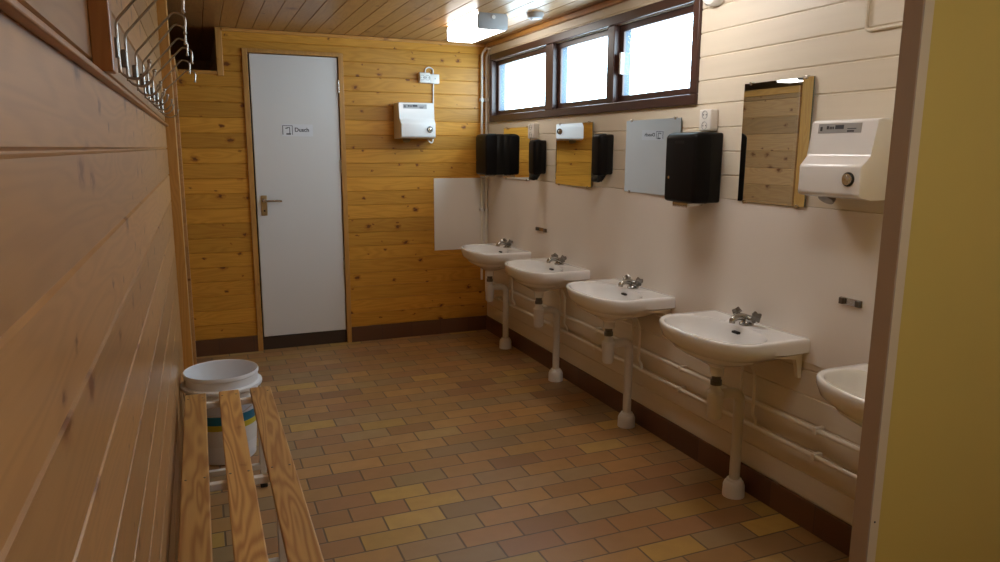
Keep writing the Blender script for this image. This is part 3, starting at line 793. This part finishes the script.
link('bucket_label', bm, label_mat(), bk, 60)
bm = nb(); tube(bm, smooth_path([(-.184, 0, .356), (-.165, -.110, .300), (-.09, -.176, .262), (0, -.192, .250), (.09, -.176, .262), (.165, -.110, .300), (.184, 0, .356)], 6), .0022, 8)
link('bucket_handle', bm, M['steel'], bk, 60)

# ================================================================== coat hooks
hook_at = (1.72, 1.92, 2.24, 2.54, 2.77, 3.06, 3.40, 3.80)
def make_hook(label, y):
    t = thing('coat_hook', label, 'coat hook', (XL, y, 1.62), 0, 'wire coat hooks in a row on the left wall')
    z = lambda v: v - 1.62
    bm = nb(); tube(bm, bend([(.010, 0, z(1.630)), (.010, 0, z(1.732)), (.060, 0, z(1.790)), (.112, 0, z(1.850)), (.140, 0, z(1.838)), (.137, 0, z(1.795))], .012, 5), .0030, 10)
    sphere(bm, (.137, 0, z(1.793)), .0050); link('upper_prong', bm, M['steel'], t, 60)
    bm = nb(); tube(bm, smooth_path([(.010, 0, z(1.650)), (.012, 0, z(1.634)), (.024, 0, z(1.622)), (.044, 0, z(1.621)), (.062, 0, z(1.638)), (.066, 0, z(1.655))], 5), .0030, 10)
    sphere(bm, (.066, 0, z(1.656)), .0048); link('lower_prong', bm, M['steel'], t, 60)
    bm = nb(); box(bm, 0, .011, -.007, .007, z(1.66), z(1.70), .002); link('wall_plate', bm, M['dark_chrome'], t)
    return t
ords = ['nearest', 'second', 'third', 'fourth', 'fifth', 'sixth', 'seventh', 'eighth']
h0 = make_hook('nearest wire coat hook in the row above the left wall rail', hook_at[0])
for k in range(1, 8):
    hk = dup(h0, (XL, hook_at[k], 1.62), R((0, 3, -2, 2, 0, -5, 4, -4)[k]), ('%s wire coat hook counted from the stud on the left wall rail' % ords[k]) if k < 7 else 'farthest wire coat hook in the row, close to the wall end post')
    sx = (1, 1, 1, .98, 1.0, 1.10, 1.02, 1.17)[k]; hk.scale = (sx, 1, (1, 1, .97, 1.03, .98, 1.0, .97, .95)[k])

# ================================================================== light and camera
w = bpy.data.worlds.new('overcast sky'); S.world = w; w.use_nodes = True
bgn = w.node_tree.nodes['Background']; bgn.inputs[0].default_value = (.70, .86, 1.0, 1); bgn.inputs[1].default_value = 14.0
po = bpy.data.lights.new('window portal', 'AREA'); po.shape = 'RECTANGLE'; po.size = .42; po.size_y = 2.5
try: po.cycles.is_portal = True
except Exception: pass
pob = bpy.data.objects.new('window_portal', po); COL.objects.link(pob); pob.location = (XR + .21, 4.105, 1.94); pob.rotation_euler = (0, R(90), 0)
pob['kind'] = 'helper'

yaw, pitch, roll = R(22.5), R(10.33), R(.29)
cy, sy = math.cos(yaw), math.sin(yaw); cp, sp = math.cos(pitch), math.sin(pitch); cr, sr = math.cos(roll), math.sin(roll)
Mm = Matrix(((cy, -sy, 0), (0, 0, -1), (sy, cy, 0)))
P_ = Matrix(((1, 0, 0), (0, cp, -sp), (0, sp, cp)))
Q_ = Matrix(((cr, -sr, 0), (sr, cr, 0), (0, 0, 1)))
RM = Q_ @ P_ @ Mm
cam = bpy.data.cameras.new('camera'); cam.sensor_width = 36; cam.lens = 723 / 1000 * 36; cam.clip_start = .02
co = bpy.data.objects.new('camera', cam); COL.objects.link(co)
rx, dn, fw = RM[0], RM[1], RM[2]
co.matrix_world = Matrix(((rx[0], -dn[0], -fw[0], 0), (rx[1], -dn[1], -fw[1], 0), (rx[2], -dn[2], -fw[2], EYE), (0, 0, 0, 1)))
S.camera = co
S.view_settings.view_transform = 'Standard'; S.view_settings.look = 'None'
S.view_settings.gamma = 1.0; S.view_settings.use_curve_mapping = False; S.view_settings.exposure = 0.36
S.cycles.max_bounces = 8; S.cycles.diffuse_bounces = 5; S.cycles.glossy_bounces = 5; S.cycles.transparent_max_bounces = 12
S.cycles.sample_clamp_indirect = 6.0; S.cycles.use_denoising = True
S.cycles.caustics_reflective = False; S.cycles.caustics_refractive = False
